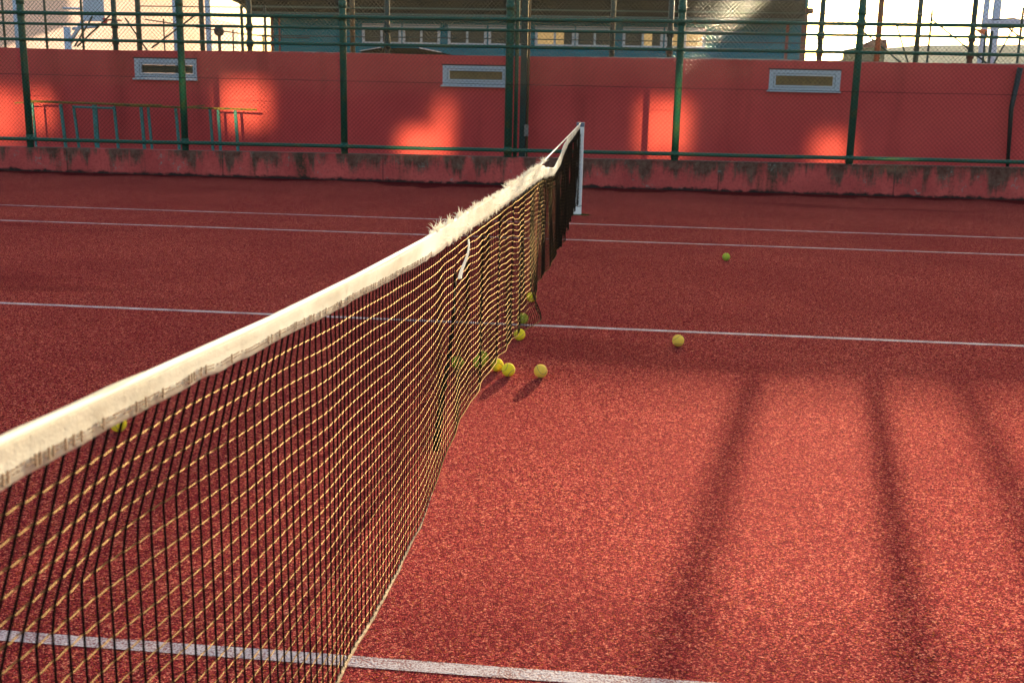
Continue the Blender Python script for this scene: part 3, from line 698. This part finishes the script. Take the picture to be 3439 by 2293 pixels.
# ------------------------------------------------------------------ balls
RB = .0335
def sphere_mb(r, nu=32, nv=20):
    s = MB(); s.v.append((0, 0, -r))
    for j in range(1, nv):
        a = -math.pi/2+math.pi*j/nv
        for i in range(nu): b = 2*math.pi*i/nu; s.v.append((r*math.cos(a)*math.cos(b), r*math.cos(a)*math.sin(b), r*math.sin(a)))
    s.v.append((0, 0, r)); L = len(s.v)-1
    for i in range(nu):
        i2 = (i+1) % nu; s.f.append((0, 1+i2, 1+i)); s.f.append((L, 1+(nv-2)*nu+i, 1+(nv-2)*nu+i2))
        for j in range(nv-2): a = 1+j*nu; s.f.append((a+i, a+i2, a+nu+i2, a+nu+i))
    return s
def seam_mb():
    pts = []; b_ = .44
    for k in range(81):
        t_ = 2*math.pi*k/80; x = math.cos(t_)+b_*math.cos(3*t_); y = math.sin(t_)-b_*math.sin(3*t_); z = 2*math.sqrt(b_)*math.sin(2*t_)
        pts.append(Vector((x, y, z)).normalized()*(RB+.0001))
    return MB().tube(pts, .0013, 5, cap=False)
def fuzz_mb(seed):
    rnd = random.Random(seed); s = MB()
    for i in range(1500):
        d = Vector((rnd.gauss(0, 1), rnd.gauss(0, 1), rnd.gauss(0, 1))).normalized(); t_ = d.orthogonal().normalized()
        t_.rotate(Matrix.Rotation(rnd.uniform(0, 6.28), 3, d)); q = d*RB*.99; k = len(s.v); tip = d*(RB+rnd.uniform(.0006, .0020))+t_*rnd.uniform(0, .0015)
        s.v += [tuple(q-t_*.0004), tuple(q+t_*.0004), tuple(tip)]; s.f.append((k, k+1, k+2))
    return s
protos = {}
BALLS = [(1.455, 3.06, 'feltgreen', 'lone dull green ball farthest right near the far court lines', 2),
         (.903, -.407, 'feltold', 'lone worn orange yellow ball on the right just before the middle line', 1),
         (.190, -1.251, 'feltold', 'worn yellow ball casting a long shadow, nearest the edge of the sunlit ground', 3),
         (.001, -.426, 'felt', 'yellow green ball in shade just outside the net edge with its seam showing', 4),
         (-.040, -1.165, 'felt', 'bright yellow ball partly behind another at the edge of the net', 5),
         (.029, -1.255, 'felt', 'bright yellow sunlit ball in front of its touching neighbour beside the net', 6),
         (-.133, -1.130, 'feltshade', 'yellow ball darkened for shade behind the net mesh, front one of an overlapping pair', 7),
         (-.135, -1.020, 'feltshade', 'yellow ball darkened for shade behind the net mesh, rear one of an overlapping pair', 8),
         (-.243, -1.160, 'feltshade', 'yellow ball darkened for shade, seen through the net mesh, leftmost of the central cluster', 9),
         (-.025, .035, 'feltshade', 'ball wrapped in the foot of the net right at the middle line', 10),
         (-.038, .774, 'felt', 'bright yellow ball half hidden behind the net beyond the middle line', 11),
         (-1.440, -2.44, 'felt', 'yellow ball almost hidden under the white headband at the left', 12)]
for x, y, m_, lab, rs in BALLS:
    if m_ not in protos:
        o = tag(sphere_mb(RB).build('tennis_ball', M[m_], smooth=True), lab, 'tennis ball', 'tennis balls lying on the court')
        s1 = seam_mb().build('seam', M['seam'], o); s2 = fuzz_mb(3).build('fuzz', M[m_], o); protos[m_] = o
    else:
        src = protos[m_]; o = src.copy(); col.objects.link(o); o['label'] = lab
        for ch in list(src.children): c_ = ch.copy(); col.objects.link(c_); c_.parent = o
    o.location = (x, y, RB); o.rotation_euler = (rs*1.3, rs*.7+.4, rs*2.1)

# ------------------------------------------------------------------ air
hz = MB().box(-520, 520, -40, 700, -1.6, 34).build('haze', bpy.data.materials.new('haze'))
hm_ = hz.data.materials[0]; hm_.use_nodes = True; ht = hm_.node_tree; ht.nodes.remove(ht.nodes['Principled BSDF'])
pv = ht.nodes.new('ShaderNodeVolumePrincipled'); pv.inputs['Color'].default_value = (.95, .93, .88, 1)
pv.inputs['Density'].default_value = .00008; pv.inputs['Anisotropy'].default_value = .4
ht.links.new(pv.outputs[0], ht.nodes['Material Output'].inputs['Volume'])
tag(hz, kind='stuff')
